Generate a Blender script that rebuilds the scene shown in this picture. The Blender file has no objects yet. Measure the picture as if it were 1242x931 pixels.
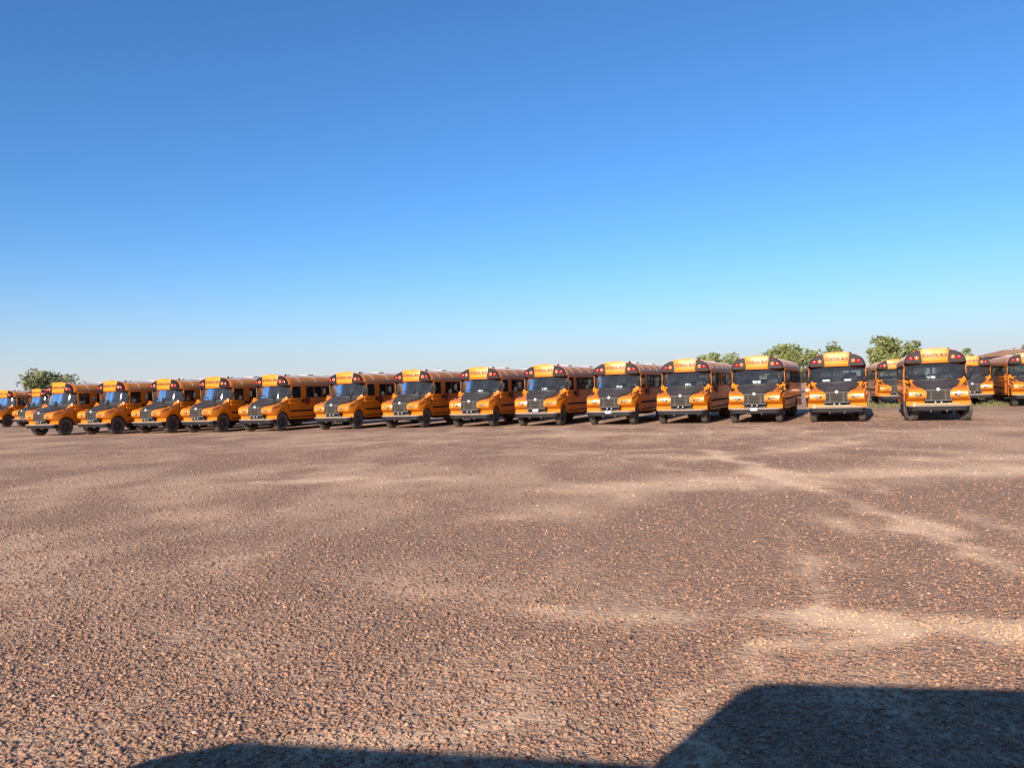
import bpy, math, random
import numpy as np
from mathutils import Vector, Matrix, Euler

scene = bpy.context.scene
R = math.radians
COL = scene.collection

# ------------------------------------------------------------------ camera
CAM_H, F_PX, PITCH, ROLL = 1.92, 963.0, R(0.345), R(1.76)
cd = bpy.data.cameras.new('camera')
cd.sensor_fit = 'HORIZONTAL'; cd.sensor_width = 36.0
cd.lens = F_PX / 1242.0 * 36.0
cd.clip_start = 0.05; cd.clip_end = 20000
cam = bpy.data.objects.new('camera', cd); COL.objects.link(cam)
cam.matrix_world = (Matrix.Translation((0, 0, CAM_H)) @ Matrix.Rotation(R(90) + PITCH, 4, 'X')
                    @ Matrix.Rotation(-ROLL, 4, 'Z'))
scene.camera = cam

# ------------------------------------------------------------------ light
SUN_EL, SUN_AZ = R(24.0), R(27.0)           # light travels towards azimuth 27 deg (clockwise from +Y)
world = bpy.data.worlds.new('World'); scene.world = world; world.use_nodes = True
wn = world.node_tree.nodes; wl = world.node_tree.links; wn.clear()
sky = wn.new('ShaderNodeTexSky'); sky.sky_type = 'NISHITA'; sky.sun_disc = False
sky.sun_elevation = SUN_EL; sky.sun_rotation = SUN_AZ + math.pi
sky.altitude = 0; sky.air_density = 1.0; sky.dust_density = 0.2; sky.ozone_density = 6.0
# white balance of the clear sky, and the pale ground haze all round the horizon
tint = wn.new('ShaderNodeMix'); tint.data_type = 'RGBA'; tint.blend_type = 'MULTIPLY'; tint.inputs['Factor'].default_value = 1
tint.inputs['B'].default_value = (.93, 1.34, 1.60, 1)
wl.new(sky.outputs[0], tint.inputs['A'])
wtc = wn.new('ShaderNodeTexCoord'); wsep = wn.new('ShaderNodeSeparateXYZ'); wl.new(wtc.outputs['Generated'], wsep.inputs[0])
def wmath(op, a, b=None):
    n = wn.new('ShaderNodeMath'); n.operation = op
    for k, v in enumerate((a, b)):
        if v is None: continue
        if isinstance(v, (int, float)): n.inputs[k].default_value = v
        else: wl.new(v, n.inputs[k])
    return n.outputs[0]
hz = wmath('MAXIMUM', wsep.outputs['Z'], 0.0)
hz = wmath('POWER', wmath('DIVIDE', hz, math.sin(R(4.8))), 1.5)
hz = wmath('POWER', 2.71828, wmath('MULTIPLY', hz, -1.0))
haze = wn.new('ShaderNodeMix'); haze.data_type = 'RGBA'; wl.new(hz, haze.inputs['Factor'])
wl.new(tint.outputs['Result'], haze.inputs['A']); haze.inputs['B'].default_value = (6.7, 6.75, 7.0, 1)
bg = wn.new('ShaderNodeBackground'); bg.inputs['Strength'].default_value = 0.0705
wo = wn.new('ShaderNodeOutputWorld')
wl.new(haze.outputs['Result'], bg.inputs[0]); wl.new(bg.outputs[0], wo.inputs[0])
sd = bpy.data.lights.new('sun', 'SUN'); sd.energy = 5.0; sd.angle = R(0.53); sd.color = (1.0, 0.91, 0.79)
sun = bpy.data.objects.new('sun', sd); COL.objects.link(sun)
ldir = Vector((math.sin(SUN_AZ) * math.cos(SUN_EL), math.cos(SUN_AZ) * math.cos(SUN_EL), -math.sin(SUN_EL)))
sun.rotation_euler = ldir.to_track_quat('-Z', 'Y').to_euler(); sun.location = (-40, -60, 60)
scene.view_settings.view_transform = 'Standard'; scene.view_settings.look = 'None'
scene.view_settings.exposure = 0.52; scene.view_settings.gamma = 1.0
scene.view_settings.use_curve_mapping = False

# ------------------------------------------------------------------ helpers
def px_ray(px, py):
    u, v = px - 621.0, py - 465.5
    c, s = math.cos(ROLL), math.sin(ROLL)
    u, v = c * u - s * v, s * u + c * v
    yc, zc = F_PX, -v
    y = yc * math.cos(PITCH) - zc * math.sin(PITCH); z = yc * math.sin(PITCH) + zc * math.cos(PITCH)
    return u / y, z / y                      # x and z per metre of depth
def ground_pt(px, py):
    a, b = px_ray(px, py); d = -CAM_H / b
    return a * d, d
def at_depth(px, py, d):
    a, b = px_ray(px, py)
    return Vector((a * d, d, CAM_H + b * d))

MATS = {}
def mat(name, base=(.5, .5, .5), rough=.5, metal=0.0, coat=0.0, spec=.5, noise=0.0, nscale=4.0, bump=0.0, bscale=60.0, dust=0.0, emit=None):
    if name in MATS: return MATS[name]
    m = bpy.data.materials.new(name); m.use_nodes = True
    nt = m.node_tree; N = nt.nodes; L = nt.links
    p = N['Principled BSDF']
    p.inputs['Base Color'].default_value = (*base, 1); p.inputs['Roughness'].default_value = rough
    p.inputs['Metallic'].default_value = metal; p.inputs['Coat Weight'].default_value = coat
    p.inputs['Coat Roughness'].default_value = .08
    p.inputs['Specular IOR Level'].default_value = spec
    tc = N.new('ShaderNodeTexCoord')
    col = None
    if noise > 0 or dust > 0:
        nz = N.new('ShaderNodeTexNoise'); nz.inputs['Scale'].default_value = nscale; nz.inputs['Detail'].default_value = 6
        L.new(tc.outputs['Object'], nz.inputs['Vector'])
        mr = N.new('ShaderNodeMapRange'); mr.inputs['From Min'].default_value = .3; mr.inputs['From Max'].default_value = .7
        mr.inputs['To Min'].default_value = 1 - noise; mr.inputs['To Max'].default_value = 1 + noise
        L.new(nz.outputs['Fac'], mr.inputs['Value'])
        mx = N.new('ShaderNodeMix'); mx.data_type = 'RGBA'; mx.blend_type = 'MULTIPLY'; mx.inputs['Factor'].default_value = 1
        mx.inputs['A'].default_value = (*base, 1); L.new(mr.outputs[0], mx.inputs['B'])
        col = mx.outputs['Result']
        if dust > 0:                          # road dust clinging as irregular film
            n2 = N.new('ShaderNodeTexNoise'); n2.inputs['Scale'].default_value = 2.3; n2.inputs['Detail'].default_value = 8
            L.new(tc.outputs['Object'], n2.inputs['Vector'])
            m2 = N.new('ShaderNodeMapRange'); m2.inputs['From Min'].default_value = .35; m2.inputs['From Max'].default_value = .75
            m2.inputs['To Min'].default_value = dust * .35; m2.inputs['To Max'].default_value = dust
            L.new(n2.outputs['Fac'], m2.inputs['Value'])
            d = N.new('ShaderNodeMix'); d.data_type = 'RGBA'; L.new(m2.outputs[0], d.inputs['Factor'])
            L.new(col, d.inputs['A']); d.inputs['B'].default_value = (.40, .29, .21, 1)
            col = d.outputs['Result']
            m3 = N.new('ShaderNodeMapRange'); m3.inputs['To Min'].default_value = rough; m3.inputs['To Max'].default_value = min(1, rough + .6)
            L.new(m2.outputs[0], m3.inputs['Value']); L.new(m3.outputs[0], p.inputs['Roughness'])
        L.new(col, p.inputs['Base Color'])
    if bump > 0:
        nb = N.new('ShaderNodeTexNoise'); nb.inputs['Scale'].default_value = bscale; nb.inputs['Detail'].default_value = 4
        L.new(tc.outputs['Object'], nb.inputs['Vector'])
        b = N.new('ShaderNodeBump'); b.inputs['Strength'].default_value = bump; b.inputs['Distance'].default_value = .02
        L.new(nb.outputs['Fac'], b.inputs['Height']); L.new(b.outputs[0], p.inputs['Normal'])
    if emit:
        p.inputs['Emission Color'].default_value = (*emit[:3], 1); p.inputs['Emission Strength'].default_value = emit[3]
    MATS[name] = m
    return m

def glass_mat(name, tint, ior, rough=.02, boost=0.0, film=.05):
    m = bpy.data.materials.new(name); m.use_nodes = True
    N = m.node_tree.nodes; L = m.node_tree.links; N.clear()
    o = N.new('ShaderNodeOutputMaterial'); mx = N.new('ShaderNodeMixShader')
    t = N.new('ShaderNodeBsdfTransparent'); t.inputs[0].default_value = (*tint, 1)
    g = N.new('ShaderNodeBsdfGlossy'); g.inputs['Roughness'].default_value = rough; g.inputs[0].default_value = (.97, .96, .92, 1)
    f = N.new('ShaderNodeFresnel'); f.inputs['IOR'].default_value = ior
    a = N.new('ShaderNodeMath'); a.operation = 'ADD'; a.inputs[1].default_value = boost; a.use_clamp = True
    L.new(f.outputs[0], a.inputs[0]); L.new(a.outputs[0], mx.inputs[0]); L.new(t.outputs[0], mx.inputs[1]); L.new(g.outputs[0], mx.inputs[2])
    df = N.new('ShaderNodeBsdfDiffuse'); df.inputs[0].default_value = (.50, .46, .42, 1)      # film of road dust
    tc = N.new('ShaderNodeTexCoord'); nz = N.new('ShaderNodeTexNoise'); nz.inputs['Scale'].default_value = 3; nz.inputs['Detail'].default_value = 5
    L.new(tc.outputs['Object'], nz.inputs['Vector'])
    mr = N.new('ShaderNodeMapRange'); mr.inputs['To Min'].default_value = 0; mr.inputs['To Max'].default_value = film*2; L.new(nz.outputs['Fac'], mr.inputs['Value'])
    m2 = N.new('ShaderNodeMixShader'); L.new(mr.outputs[0], m2.inputs[0]); L.new(mx.outputs[0], m2.inputs[1]); L.new(df.outputs[0], m2.inputs[2])
    L.new(m2.outputs[0], o.inputs[0])
    MATS[name] = m
    return m

class MB:
    """collects shapes into one mesh"""
    def __init__(s): s.v = []; s.f = []; s.m = []
    def add(s, v, f, mi=0):
        n = len(s.v); s.v += [tuple(p) for p in v]; s.f += [[i + n for i in q] for q in f]; s.m += [mi] * len(f); return s
    def box(s, x0, x1, y0, y1, z0, z1, mi=0):
        v = [(x0,y0,z0),(x1,y0,z0),(x1,y1,z0),(x0,y1,z0),(x0,y0,z1),(x1,y0,z1),(x1,y1,z1),(x0,y1,z1)]
        return s.add(v, [(0,3,2,1),(4,5,6,7),(0,1,5,4),(1,2,6,5),(2,3,7,6),(3,0,4,7)], mi)
    def loft(s, rings, closed=True, caps=True, mi=0):
        n = len(rings[0]); v = [p for r in rings for p in r]; f = []
        for k in range(len(rings) - 1):
            for i in range(n if closed else n - 1):
                j = (i + 1) % n
                f.append((k*n+i, k*n+j, (k+1)*n+j, (k+1)*n+i))
        if caps: f.append(tuple(range(n))[::-1]); f.append(tuple((len(rings)-1)*n + i for i in range(n)))
        return s.add(v, f, mi)
    def tube(s, pts, r, n=8, mi=0):
        pts = [Vector(p) for p in pts]; rings = []
        for i, p in enumerate(pts):
            d = (pts[min(i+1, len(pts)-1)] - pts[max(i-1, 0)]).normalized()
            a = d.cross(Vector((0,0,1)) if abs(d.z) < .9 else Vector((1,0,0))).normalized(); b = d.cross(a)
            rr = r[i] if isinstance(r, (list, tuple)) else r
            rings.append([p + (a*math.cos(t) + b*math.sin(t))*rr for t in [2*math.pi*k/n for k in range(n)]])
        return s.loft(rings, mi=mi)
    def cyl(s, c, axis, r, h, n=20, mi=0):
        c = Vector(c); d = Vector(axis).normalized()
        return s.tube([c - d*h/2, c + d*h/2], r, n, mi)
    def lathe(s, prof, n=28, axis='X', c=(0,0,0), mi=0):
        rings = []
        for k in range(n):
            t = 2*math.pi*k/n; ring = []
            for (r, h) in prof:
                p = (h, r*math.cos(t), r*math.sin(t)) if axis == 'X' else ((r*math.cos(t), h, r*math.sin(t)) if axis == 'Y' else (r*math.cos(t), r*math.sin(t), h))
                ring.append((p[0]+c[0], p[1]+c[1], p[2]+c[2]))
            rings.append(ring)
        rings.append(rings[0])
        return s.loft(rings, closed=False, caps=False, mi=mi)
    def ell(s, c, r, nu=16, nv=10, mi=0):
        rings = []
        for j in range(1, nv):
            ph = math.pi*j/nv
            rings.append([(c[0]+r[0]*math.sin(ph)*math.cos(2*math.pi*i/nu), c[1]+r[1]*math.sin(ph)*math.sin(2*math.pi*i/nu), c[2]+r[2]*math.cos(ph)) for i in range(nu)])
        return s.loft(rings, mi=mi)
    def prism(s, poly, fn, h0, h1, mi=0):
        return s.loft([[fn(a, b, h0) for a, b in poly], [fn(a, b, h1) for a, b in poly]], mi=mi)
    def mesh(s, name, mats, smooth=False, bevel=0.0, segs=2):
        import bmesh
        me = bpy.data.meshes.new(name); me.from_pydata(s.v, [], s.f)
        for m in (mats if isinstance(mats, (list, tuple)) else [mats]): me.materials.append(m)
        me.polygons.foreach_set('material_index', s.m)
        bm = bmesh.new(); bm.from_mesh(me)
        bmesh.ops.remove_doubles(bm, verts=bm.verts, dist=1e-5)
        bmesh.ops.recalc_face_normals(bm, faces=bm.faces)
        if bevel:
            es = [e for e in bm.edges if len(e.link_faces) == 2 and e.calc_face_angle() > R(25)]
            bmesh.ops.bevel(bm, geom=es, offset=bevel, segments=segs, affect='EDGES', profile=.5, clamp_overlap=True)
        if smooth or bevel:
            for f in bm.faces: f.smooth = True
            for e in bm.edges:
                if len(e.link_faces) == 2 and e.calc_face_angle() > R(38): e.smooth = False
        bm.to_mesh(me); bm.free(); me.update()
        return me

def link(name, data, parent=None, loc=None, rot=None):
    o = bpy.data.objects.new(name, data); COL.objects.link(o)
    if parent: o.parent = parent
    if loc: o.location = loc
    if rot: o.rotation_euler = rot
    return o
def tag(o, label=None, cat=None, group=None, kind=None):
    if label: o['label'] = label
    if cat: o['category'] = cat
    if group: o['group'] = group
    if kind: o['kind'] = kind
    return o
def text_mesh(txt, size, material, depth=.004, bold=.0):
    c = bpy.data.curves.new('lettering', 'FONT'); c.body = txt; c.size = size; c.align_x = 'CENTER'; c.align_y = 'CENTER'
    c.extrude = depth; c.offset = bold; c.resolution_u = 3
    o = bpy.data.objects.new('lettering', c); COL.objects.link(o)
    bpy.context.view_layer.update()
    me = bpy.data.meshes.new_from_object(o.evaluated_get(bpy.context.evaluated_depsgraph_get()))
    bpy.data.objects.remove(o); bpy.data.curves.remove(c)
    me.materials.clear(); me.materials.append(material)
    return me

# value noise in numpy, for terrain marks
def vnoise(x, y, seed=0):
    xi = np.floor(x).astype(np.int64); yi = np.floor(y).astype(np.int64); xf = x - xi; yf = y - yi
    def h(a, b):
        n = (a * 374761393 + b * 668265263 + seed * 974711) & 0xffffffff
        n = ((n ^ (n >> 13)) * 1274126177) & 0xffffffff
        return ((n ^ (n >> 16)) & 0xffff) / 65535.0
    u = xf*xf*(3-2*xf); v = yf*yf*(3-2*yf)
    return (h(xi,yi)*(1-u)+h(xi+1,yi)*u)*(1-v) + (h(xi,yi+1)*(1-u)+h(xi+1,yi+1)*u)*v
def fbm(x, y, seed=0, o=4):
    t = 0; a = .5; s = 0
    for k in range(o):
        t = t + a*vnoise(x*2**k, y*2**k, seed+k); s += a; a *= .5
    return t / s

# ------------------------------------------------------------------ ground
# tracks and bare sandy patches: polylines on the ground, half width in metres, strength
MARKS = []
def mark(pts, w, s): MARKS.append(([ground_pt(*p) for p in pts], w, s))
mark([(735, 590), (860, 584), (960, 579), (1100, 574), (1242, 571)], .9, 1.15)
mark([(760, 600), (900, 590), (1010, 588)], .7, .6)
mark([(325, 585), (380, 583), (430, 580)], .5, .9)
mark([(465, 586), (545, 580)], .5, .75)
mark([(690, 548), (760, 552), (850, 556), (950, 548), (1030, 536)], .55, .7)
mark([(1125, 556), (1242, 556)], .7, .8)
mark([(850, 545), (960, 585), (1030, 606), (1085, 626), (1150, 650), (1242, 700)], .30, 1.1)
mark([(940, 640), (985, 670), (1003, 710), (985, 745)], .16, .55)
mark([(985, 738), (1050, 752), (1120, 762), (1242, 768)], .30, 1.3)
mark([(960, 775), (1030, 772), (1110, 768)], .16, .75)
mark([(940, 770), (900, 812), (850, 870), (800, 925)], .14, .75)
mark([(690, 740), (800, 742), (960, 736)], .2, .55)
mark([(420, 700), (560, 722), (700, 745)], .35, .5)
mark([(550, 638), (690, 618), (760, 612)], .8, .5)
mark([(0, 725), (120, 708), (330, 670)], .35, .3)
mark([(130, 640), (300, 620)], .5, .25)
mark([(600, 530), (900, 524), (1242, 520)], .8, .4)
mark([(0, 548), (200, 545), (420, 538), (600, 530)], .9, .35)
mark([(240, 905), (420, 890), (700, 870)], .12, .5)
def track(pts, s, w=.15):
    P = [ground_pt(*p) for p in pts]
    for o in (-.95, .95):
        Q = []
        for i, (x, y) in enumerate(P):
            a, b = P[max(i-1, 0)], P[min(i+1, len(P)-1)]; dx, dy = b[0]-a[0], b[1]-a[1]; l = math.hypot(dx, dy)
            Q.append((x-dy/l*o, y+dx/l*o))
        MARKS.append((Q, w, s))
track([(560, 540), (660, 545), (760, 551), (850, 562), (1000, 600)], .55)
track([(1030, 522), (960, 535), (860, 546), (700, 553), (420, 560)], .5)
track([(130, 552), (300, 545), (520, 535), (640, 524)], .45)
track([(720, 522), (690, 534), (600, 548), (380, 570), (0, 600)], .4)
track([(880, 518), (900, 530), (1000, 545), (1242, 560)], .45)
track([(1000, 590), (1080, 620), (1160, 650), (1242, 690)], .5, .18)
DARK = []
def dmark(pts, w, s): DARK.append(([ground_pt(*p) for p in pts], w, s))
dmark([(870, 612), (960, 606), (1040, 612)], .9, .8)
dmark([(560, 652), (700, 645), (830, 640)], 1.0, .6)
dmark([(1040, 660), (1110, 690), (1190, 720)], .5, .7)
dmark([(0, 570), (250, 565)], 1.4, .4)
dmark([(400, 560), (640, 556)], 1.0, .35)
dmark([(1060, 605), (1242, 612)], .8, .6)
def seg_dist(X, Y, pts):
    best = np.full(X.shape, 1e9)
    for (x0, y0), (x1, y1) in zip(pts[:-1], pts[1:]):
        dx, dy = x1-x0, y1-y0; L2 = dx*dx+dy*dy+1e-9
        t = np.clip(((X-x0)*dx+(Y-y0)*dy)/L2, 0, 1)
        best = np.minimum(best, np.hypot(X-x0-t*dx, Y-y0-t*dy))
    return best
def dust_at(X, Y):
    wx = X + (fbm(X*1.3, Y*1.3, 11)-.5)*.9; wy = Y + (fbm(X*1.3, Y*1.3, 23)-.5)*.9
    d = .24 + .9*(fbm(X*.22, Y*.16, 5, 5)-.5) + 1.0*(fbm(X*.9, Y*.6, 8, 4)-.5)
    d = np.clip(d, 0, .42)
    for pts, w, s in MARKS:
        q = .62*np.exp(-(seg_dist(wx, wy, pts)/(w*.95))**2)
        d = d + s*q*(.45+1.0*fbm(X*3.1, Y*2.6, 31, 4))*(1-d*.4)
    for pts, w, s in DARK:
        d = d - s*np.exp(-(seg_dist(wx, wy, pts)/(w*1.3))**2)*.45
    return np.clip(d, 0, 1)
def height_at(X, Y):
    r = np.hypot(X, Y)
    return (fbm(X*.35, Y*.35, 41)-.5)*.05*np.clip((34-Y)/8, 0, 1)*np.clip((60-r)/20, 0, 1)

def span(a, b, step): return list(np.arange(a, b, step))
xs = [-6000, -3000, -1500, -800, -400, -200, -120, -80] + span(-58, -20, .8) + span(-20, -6, .25) + span(-6, 8, .12) + span(8, 24, .25) + span(24, 52, .8) + [60, 80, 120, 200, 400, 800, 1500, 3000, 6000]
ys = [-3000, -1000, -300, -100, -40, -20, -10, -5, -2] + span(0, 12, .12) + span(12, 34, .25) + span(34, 60, .6) + [64, 70, 80, 100, 130, 180, 260, 400, 800, 1600, 3500, 8000]
xs = np.array(xs, float); ys = np.array(ys, float)
GX, GY = np.meshgrid(xs, ys); gx, gy = GX.ravel(), GY.ravel()
gz = height_at(gx, gy)
me = bpy.data.meshes.new('ground')
nx, ny = len(xs), len(ys)
idx = np.arange(nx*ny).reshape(ny, nx)
quads = np.stack([idx[:-1,:-1], idx[:-1,1:], idx[1:,1:], idx[1:,:-1]], -1).reshape(-1, 4)
me.vertices.add(nx*ny); me.vertices.foreach_set('co', np.stack([gx, gy, gz], -1).ravel())
me.loops.add(quads.size); me.loops.foreach_set('vertex_index', quads.ravel())
me.polygons.add(len(quads)); me.polygons.foreach_set('loop_start', np.arange(len(quads))*4)
me.update(calc_edges=True); me.validate()
me.polygons.foreach_set('use_smooth', np.ones(len(quads), bool))
at = me.attributes.new('sand', 'FLOAT', 'POINT'); at.data.foreach_set('value', dust_at(gx, gy))

GRAVEL_DARK, GRAVEL_MID, SAND = (.20, .108, .072), (.345, .196, .133), (.80, .515, .315)
def ground_material():
    m = bpy.data.materials.new('gravel_ground'); m.use_nodes = True
    N = m.node_tree.nodes; L = m.node_tree.links; p = N['Principled BSDF']
    p.inputs['Roughness'].default_value = .95; p.inputs['Specular IOR Level'].default_value = .15
    tc = N.new('ShaderNodeTexCoord'); at = N.new('ShaderNodeAttribute'); at.attribute_name = 'sand'
    # small pebbles: cell colours at two sizes
    def vor(scale):
        v = N.new('ShaderNodeTexVoronoi'); v.inputs['Scale'].default_value = scale
        L.new(tc.outputs['Object'], v.inputs['Vector']); return v
    v1, v2 = vor(62), vor(21)
    cr = N.new('ShaderNodeValToRGB'); e = cr.color_ramp.elements
    e[0].position = 0; e[0].color = (*GRAVEL_DARK, 1); e[1].position = 1; e[1].color = (.60, .385, .255, 1)
    q = e.new(.45); q.color = (*GRAVEL_MID, 1); q = e.new(.8); q.color = (.42, .26, .17, 1)
    sx = N.new('ShaderNodeSeparateColor'); L.new(v1.outputs['Color'], sx.inputs[0])
    sy = N.new('ShaderNodeSeparateColor'); L.new(v2.outputs['Color'], sy.inputs[0])
    av = N.new('ShaderNodeMix'); av.data_type = 'FLOAT'; av.inputs['Factor'].default_value = .5
    L.new(sx.outputs[0], av.inputs['A']); L.new(sy.outputs[0], av.inputs['B'])
    L.new(av.outputs['Result'], cr.inputs[0])
    # sand amount broken up at a fine scale
    nz = N.new('ShaderNodeTexNoise'); nz.inputs['Scale'].default_value = 9; nz.inputs['Detail'].default_value = 7; nz.inputs['Roughness'].default_value = .65
    L.new(tc.outputs['Object'], nz.inputs['Vector'])
    ad = N.new('ShaderNodeMath'); ad.operation = 'MULTIPLY_ADD'; ad.inputs[1].default_value = 1.3; ad.inputs[2].default_value = -.65
    L.new(nz.outputs['Fac'], ad.inputs[0])
    sm = N.new('ShaderNodeMath'); sm.operation = 'ADD'; sm.use_clamp = True
    L.new(ad.outputs[0], sm.inputs[0]); L.new(at.outputs['Fac'], sm.inputs[1])
    mx = N.new('ShaderNodeMix'); mx.data_type = 'RGBA'; L.new(sm.outputs[0], mx.inputs['Factor'])
    L.new(cr.outputs[0], mx.inputs['A']); mx.inputs['B'].default_value = (*SAND, 1)
    L.new(mx.outputs['Result'], p.inputs['Base Color'])
    b1 = N.new('ShaderNodeBump'); b1.inputs['Strength'].default_value = .9; b1.inputs['Distance'].default_value = .018; b1.invert = True
    L.new(v1.outputs['Distance'], b1.inputs['Height'])
    b2 = N.new('ShaderNodeBump'); b2.inputs['Strength'].default_value = .7; b2.inputs['Distance'].default_value = .03; b2.invert = True
    L.new(v2.outputs['Distance'], b2.inputs['Height']); L.new(b1.outputs[0], b2.inputs['Normal'])
    inv = N.new('ShaderNodeMapRange'); inv.inputs['From Min'].default_value = .15; inv.inputs['From Max'].default_value = .8
    inv.inputs['To Min'].default_value = .75; inv.inputs['To Max'].default_value = .06; L.new(sm.outputs[0], inv.inputs['Value'])
    L.new(inv.outputs[0], b1.inputs['Strength']); L.new(inv.outputs[0], b2.inputs['Strength'])
    L.new(b2.outputs[0], p.inputs['Normal'])
    return m
me.materials.append(ground_material())
tag(link('ground', me), kind='structure')

# loose gravel: real angular stones, dense near the camera, thinning out with distance
def build_gravel():
    rng = np.random.default_rng(7)
    protos = []
    import bmesh
    for k in range(14):
        bm = bmesh.new()
        for i in range(9):
            v = rng.normal(size=3); v /= np.linalg.norm(v); v *= rng.uniform(.75, 1.1)
            bm.verts.new((v[0]*rng.uniform(.8, 1.15), v[1]*.85, v[2]*.60))
        r = bmesh.ops.convex_hull(bm, input=bm.verts)
        junk = [g for g in r['geom_interior'] if isinstance(g, bmesh.types.BMVert)]
        if junk: bmesh.ops.delete(bm, geom=junk, context='VERTS')
        bmesh.ops.triangulate(bm, faces=bm.faces)
        bm.verts.index_update()
        protos.append((np.array([v.co[:] for v in bm.verts]), np.array([[v.index for v in f.verts] for f in bm.faces])))
        bm.free()
    P = []
    def dens(y): return np.where(y < 5.2, 2000.0, 2000.0*(5.2/np.maximum(y, .1))**2.35)*np.clip((40-y)/12, 0, 1)
    for y0 in np.arange(1.6, 40, .4):
        D = float(dens(np.array(y0+.2))); w = .80*(y0+.4) + 1.5
        n = int(D*.4*2*w)
        x = rng.uniform(-w, w, n); y = rng.uniform(y0, y0+.4, n)
        g = 1 + max(0, y0-5)*.035
        P.append(np.stack([x, y, (.0068 + .020*rng.random(n)**3.4)*g], -1))
    P = np.concatenate(P)
    d = dust_at(P[:,0], P[:,1])
    clump = fbm(P[:,0]*1.1, P[:,1]*1.1, 77, 4)
    keep = rng.random(len(P)) < np.clip(1.2 - .85*d + (clump-.5)*1.6, .22, 1)
    P = P[keep]; d = d[keep]
    n = len(P)
    z = height_at(P[:,0], P[:,1])
    a = rng.uniform(0, 2*np.pi, n); t = rng.normal(0, .35, n); t2 = rng.normal(0, .35, n)
    pal = np.array([(.25,.142,.088), (.35,.21,.137), (.43,.265,.175), (.29,.18,.128), (.55,.37,.24), (.20,.122,.084), (.38,.225,.14), (.75,.56,.42), (.27,.20,.16)])
    wt = np.array([.15,.22,.19,.12,.08,.05,.16,.012,.02])
    ci = rng.choice(len(pal), n, p=wt/wt.sum())
    pal = .6*pal + .4*np.array([.36, .225, .15])
    col = pal[ci]*np.array([.97, .87, .85])*rng.uniform(.78, 1.22, n)[:,None]
    dm = np.clip((d-.35)*1.5, 0, 1)[:,None]*.85
    col = col*(1-dm) + np.array(SAND)*dm
    pk = rng.integers(0, len(protos), n)
    V = []; Fc = []; C = []; off = 0
    for k, (pv, pf) in enumerate(protos):
        s = np.where(pk == k)[0]; m = len(s)
        if m == 0: continue
        ca, sa, ct, st, cu, su = np.cos(a[s]), np.sin(a[s]), np.cos(t[s]), np.sin(t[s]), np.cos(t2[s]), np.sin(t2[s])
        v = np.repeat(pv[None], m, 0)
        x, y, zz = v[...,0], v[...,1], v[...,2]
        y, zz = y*ct[:,None]-zz*st[:,None], y*st[:,None]+zz*ct[:,None]
        x, zz = x*cu[:,None]+zz*su[:,None], -x*su[:,None]+zz*cu[:,None]
        x, y = x*ca[:,None]-y*sa[:,None], x*sa[:,None]+y*ca[:,None]
        sc = P[s,2][:,None]
        v = np.stack([x*sc+P[s,0][:,None], y*sc+P[s,1][:,None], zz*sc+(z[s]+P[s,2]*.14)[:,None]], -1)
        V.append(v.reshape(-1, 3)); C.append(np.repeat(col[s], len(pv), 0))
        Fc.append((pf[None]+off+np.arange(m)[:,None,None]*len(pv)).reshape(-1, 3)); off += m*len(pv)
    V = np.concatenate(V); Fc = np.concatenate(Fc); C = np.concatenate(C)
    me = bpy.data.meshes.new('loose_gravel')
    me.vertices.add(len(V)); me.vertices.foreach_set('co', V.ravel())
    me.loops.add(Fc.size); me.loops.foreach_set('vertex_index', Fc.ravel().astype(np.int32))
    me.polygons.add(len(Fc)); me.polygons.foreach_set('loop_start', np.arange(len(Fc))*3)
    me.update(calc_edges=True)
    ca = me.attributes.new('stone', 'FLOAT_COLOR', 'POINT'); ca.data.foreach_set('color', np.concatenate([C, np.ones((len(C),1))], 1).ravel())
    m = bpy.data.materials.new('gravel_stone'); m.use_nodes = True
    N = m.node_tree.nodes; L = m.node_tree.links; p = N['Principled BSDF']; p.inputs['Roughness'].default_value = .85; p.inputs['Specular IOR Level'].default_value = .25
    q = N.new('ShaderNodeAttribute'); q.attribute_name = 'stone'
    tc = N.new('ShaderNodeTexCoord'); nz = N.new('ShaderNodeTexNoise'); nz.inputs['Scale'].default_value = 90; L.new(tc.outputs['Object'], nz.inputs['Vector'])
    mr = N.new('ShaderNodeMapRange'); mr.inputs['To Min'].default_value = .7; mr.inputs['To Max'].default_value = 1.3; L.new(nz.outputs['Fac'], mr.inputs['Value'])
    mx = N.new('ShaderNodeMix'); mx.data_type = 'RGBA'; mx.blend_type = 'MULTIPLY'; mx.inputs['Factor'].default_value = 1
    L.new(q.outputs['Color'], mx.inputs['A']); L.new(mr.outputs[0], mx.inputs['B']); L.new(mx.outputs['Result'], p.inputs['Base Color'])
    me.materials.append(m)
    print('stones', n, 'tris', len(Fc))
    tag(link('loose_gravel', me), 'loose brown and tan crushed stone gravel covering the lot', 'gravel', kind='stuff')
build_gravel()

# ------------------------------------------------------------------ materials
YEL = mat('school_bus_yellow', (.78, .208, .003), .30, coat=.45, noise=.07, nscale=1.5, dust=.05)
ROOFP = mat('roof_pale', (.56, .43, .38), .6, spec=.4, noise=.08, nscale=1.2, dust=.3)  # pale pinkish tone of the roof crown, seams, hatches and vent
ROOFY = mat('roof_yellow', (.62, .20, .012), .5, noise=.08, nscale=1.5, dust=.12)
BLK = mat('black_paint', (.012, .011, .012), .6, spec=.25, noise=.2, nscale=5, dust=.02)
PANB = mat('panel_black', (.014, .008, .008), .55, spec=.25, noise=.2, nscale=5)
HOODB = mat('hood_black', (.020, .019, .020), .45, coat=.15, noise=.3, nscale=3, dust=.09)
RUB = mat('tyre_rubber', (.022, .021, .020), .85, noise=.3, nscale=9, bump=.3, bscale=50, dust=.40)
RIM = mat('wheel_rim', (.03, .03, .032), .5, noise=.2, dust=.2)
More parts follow.
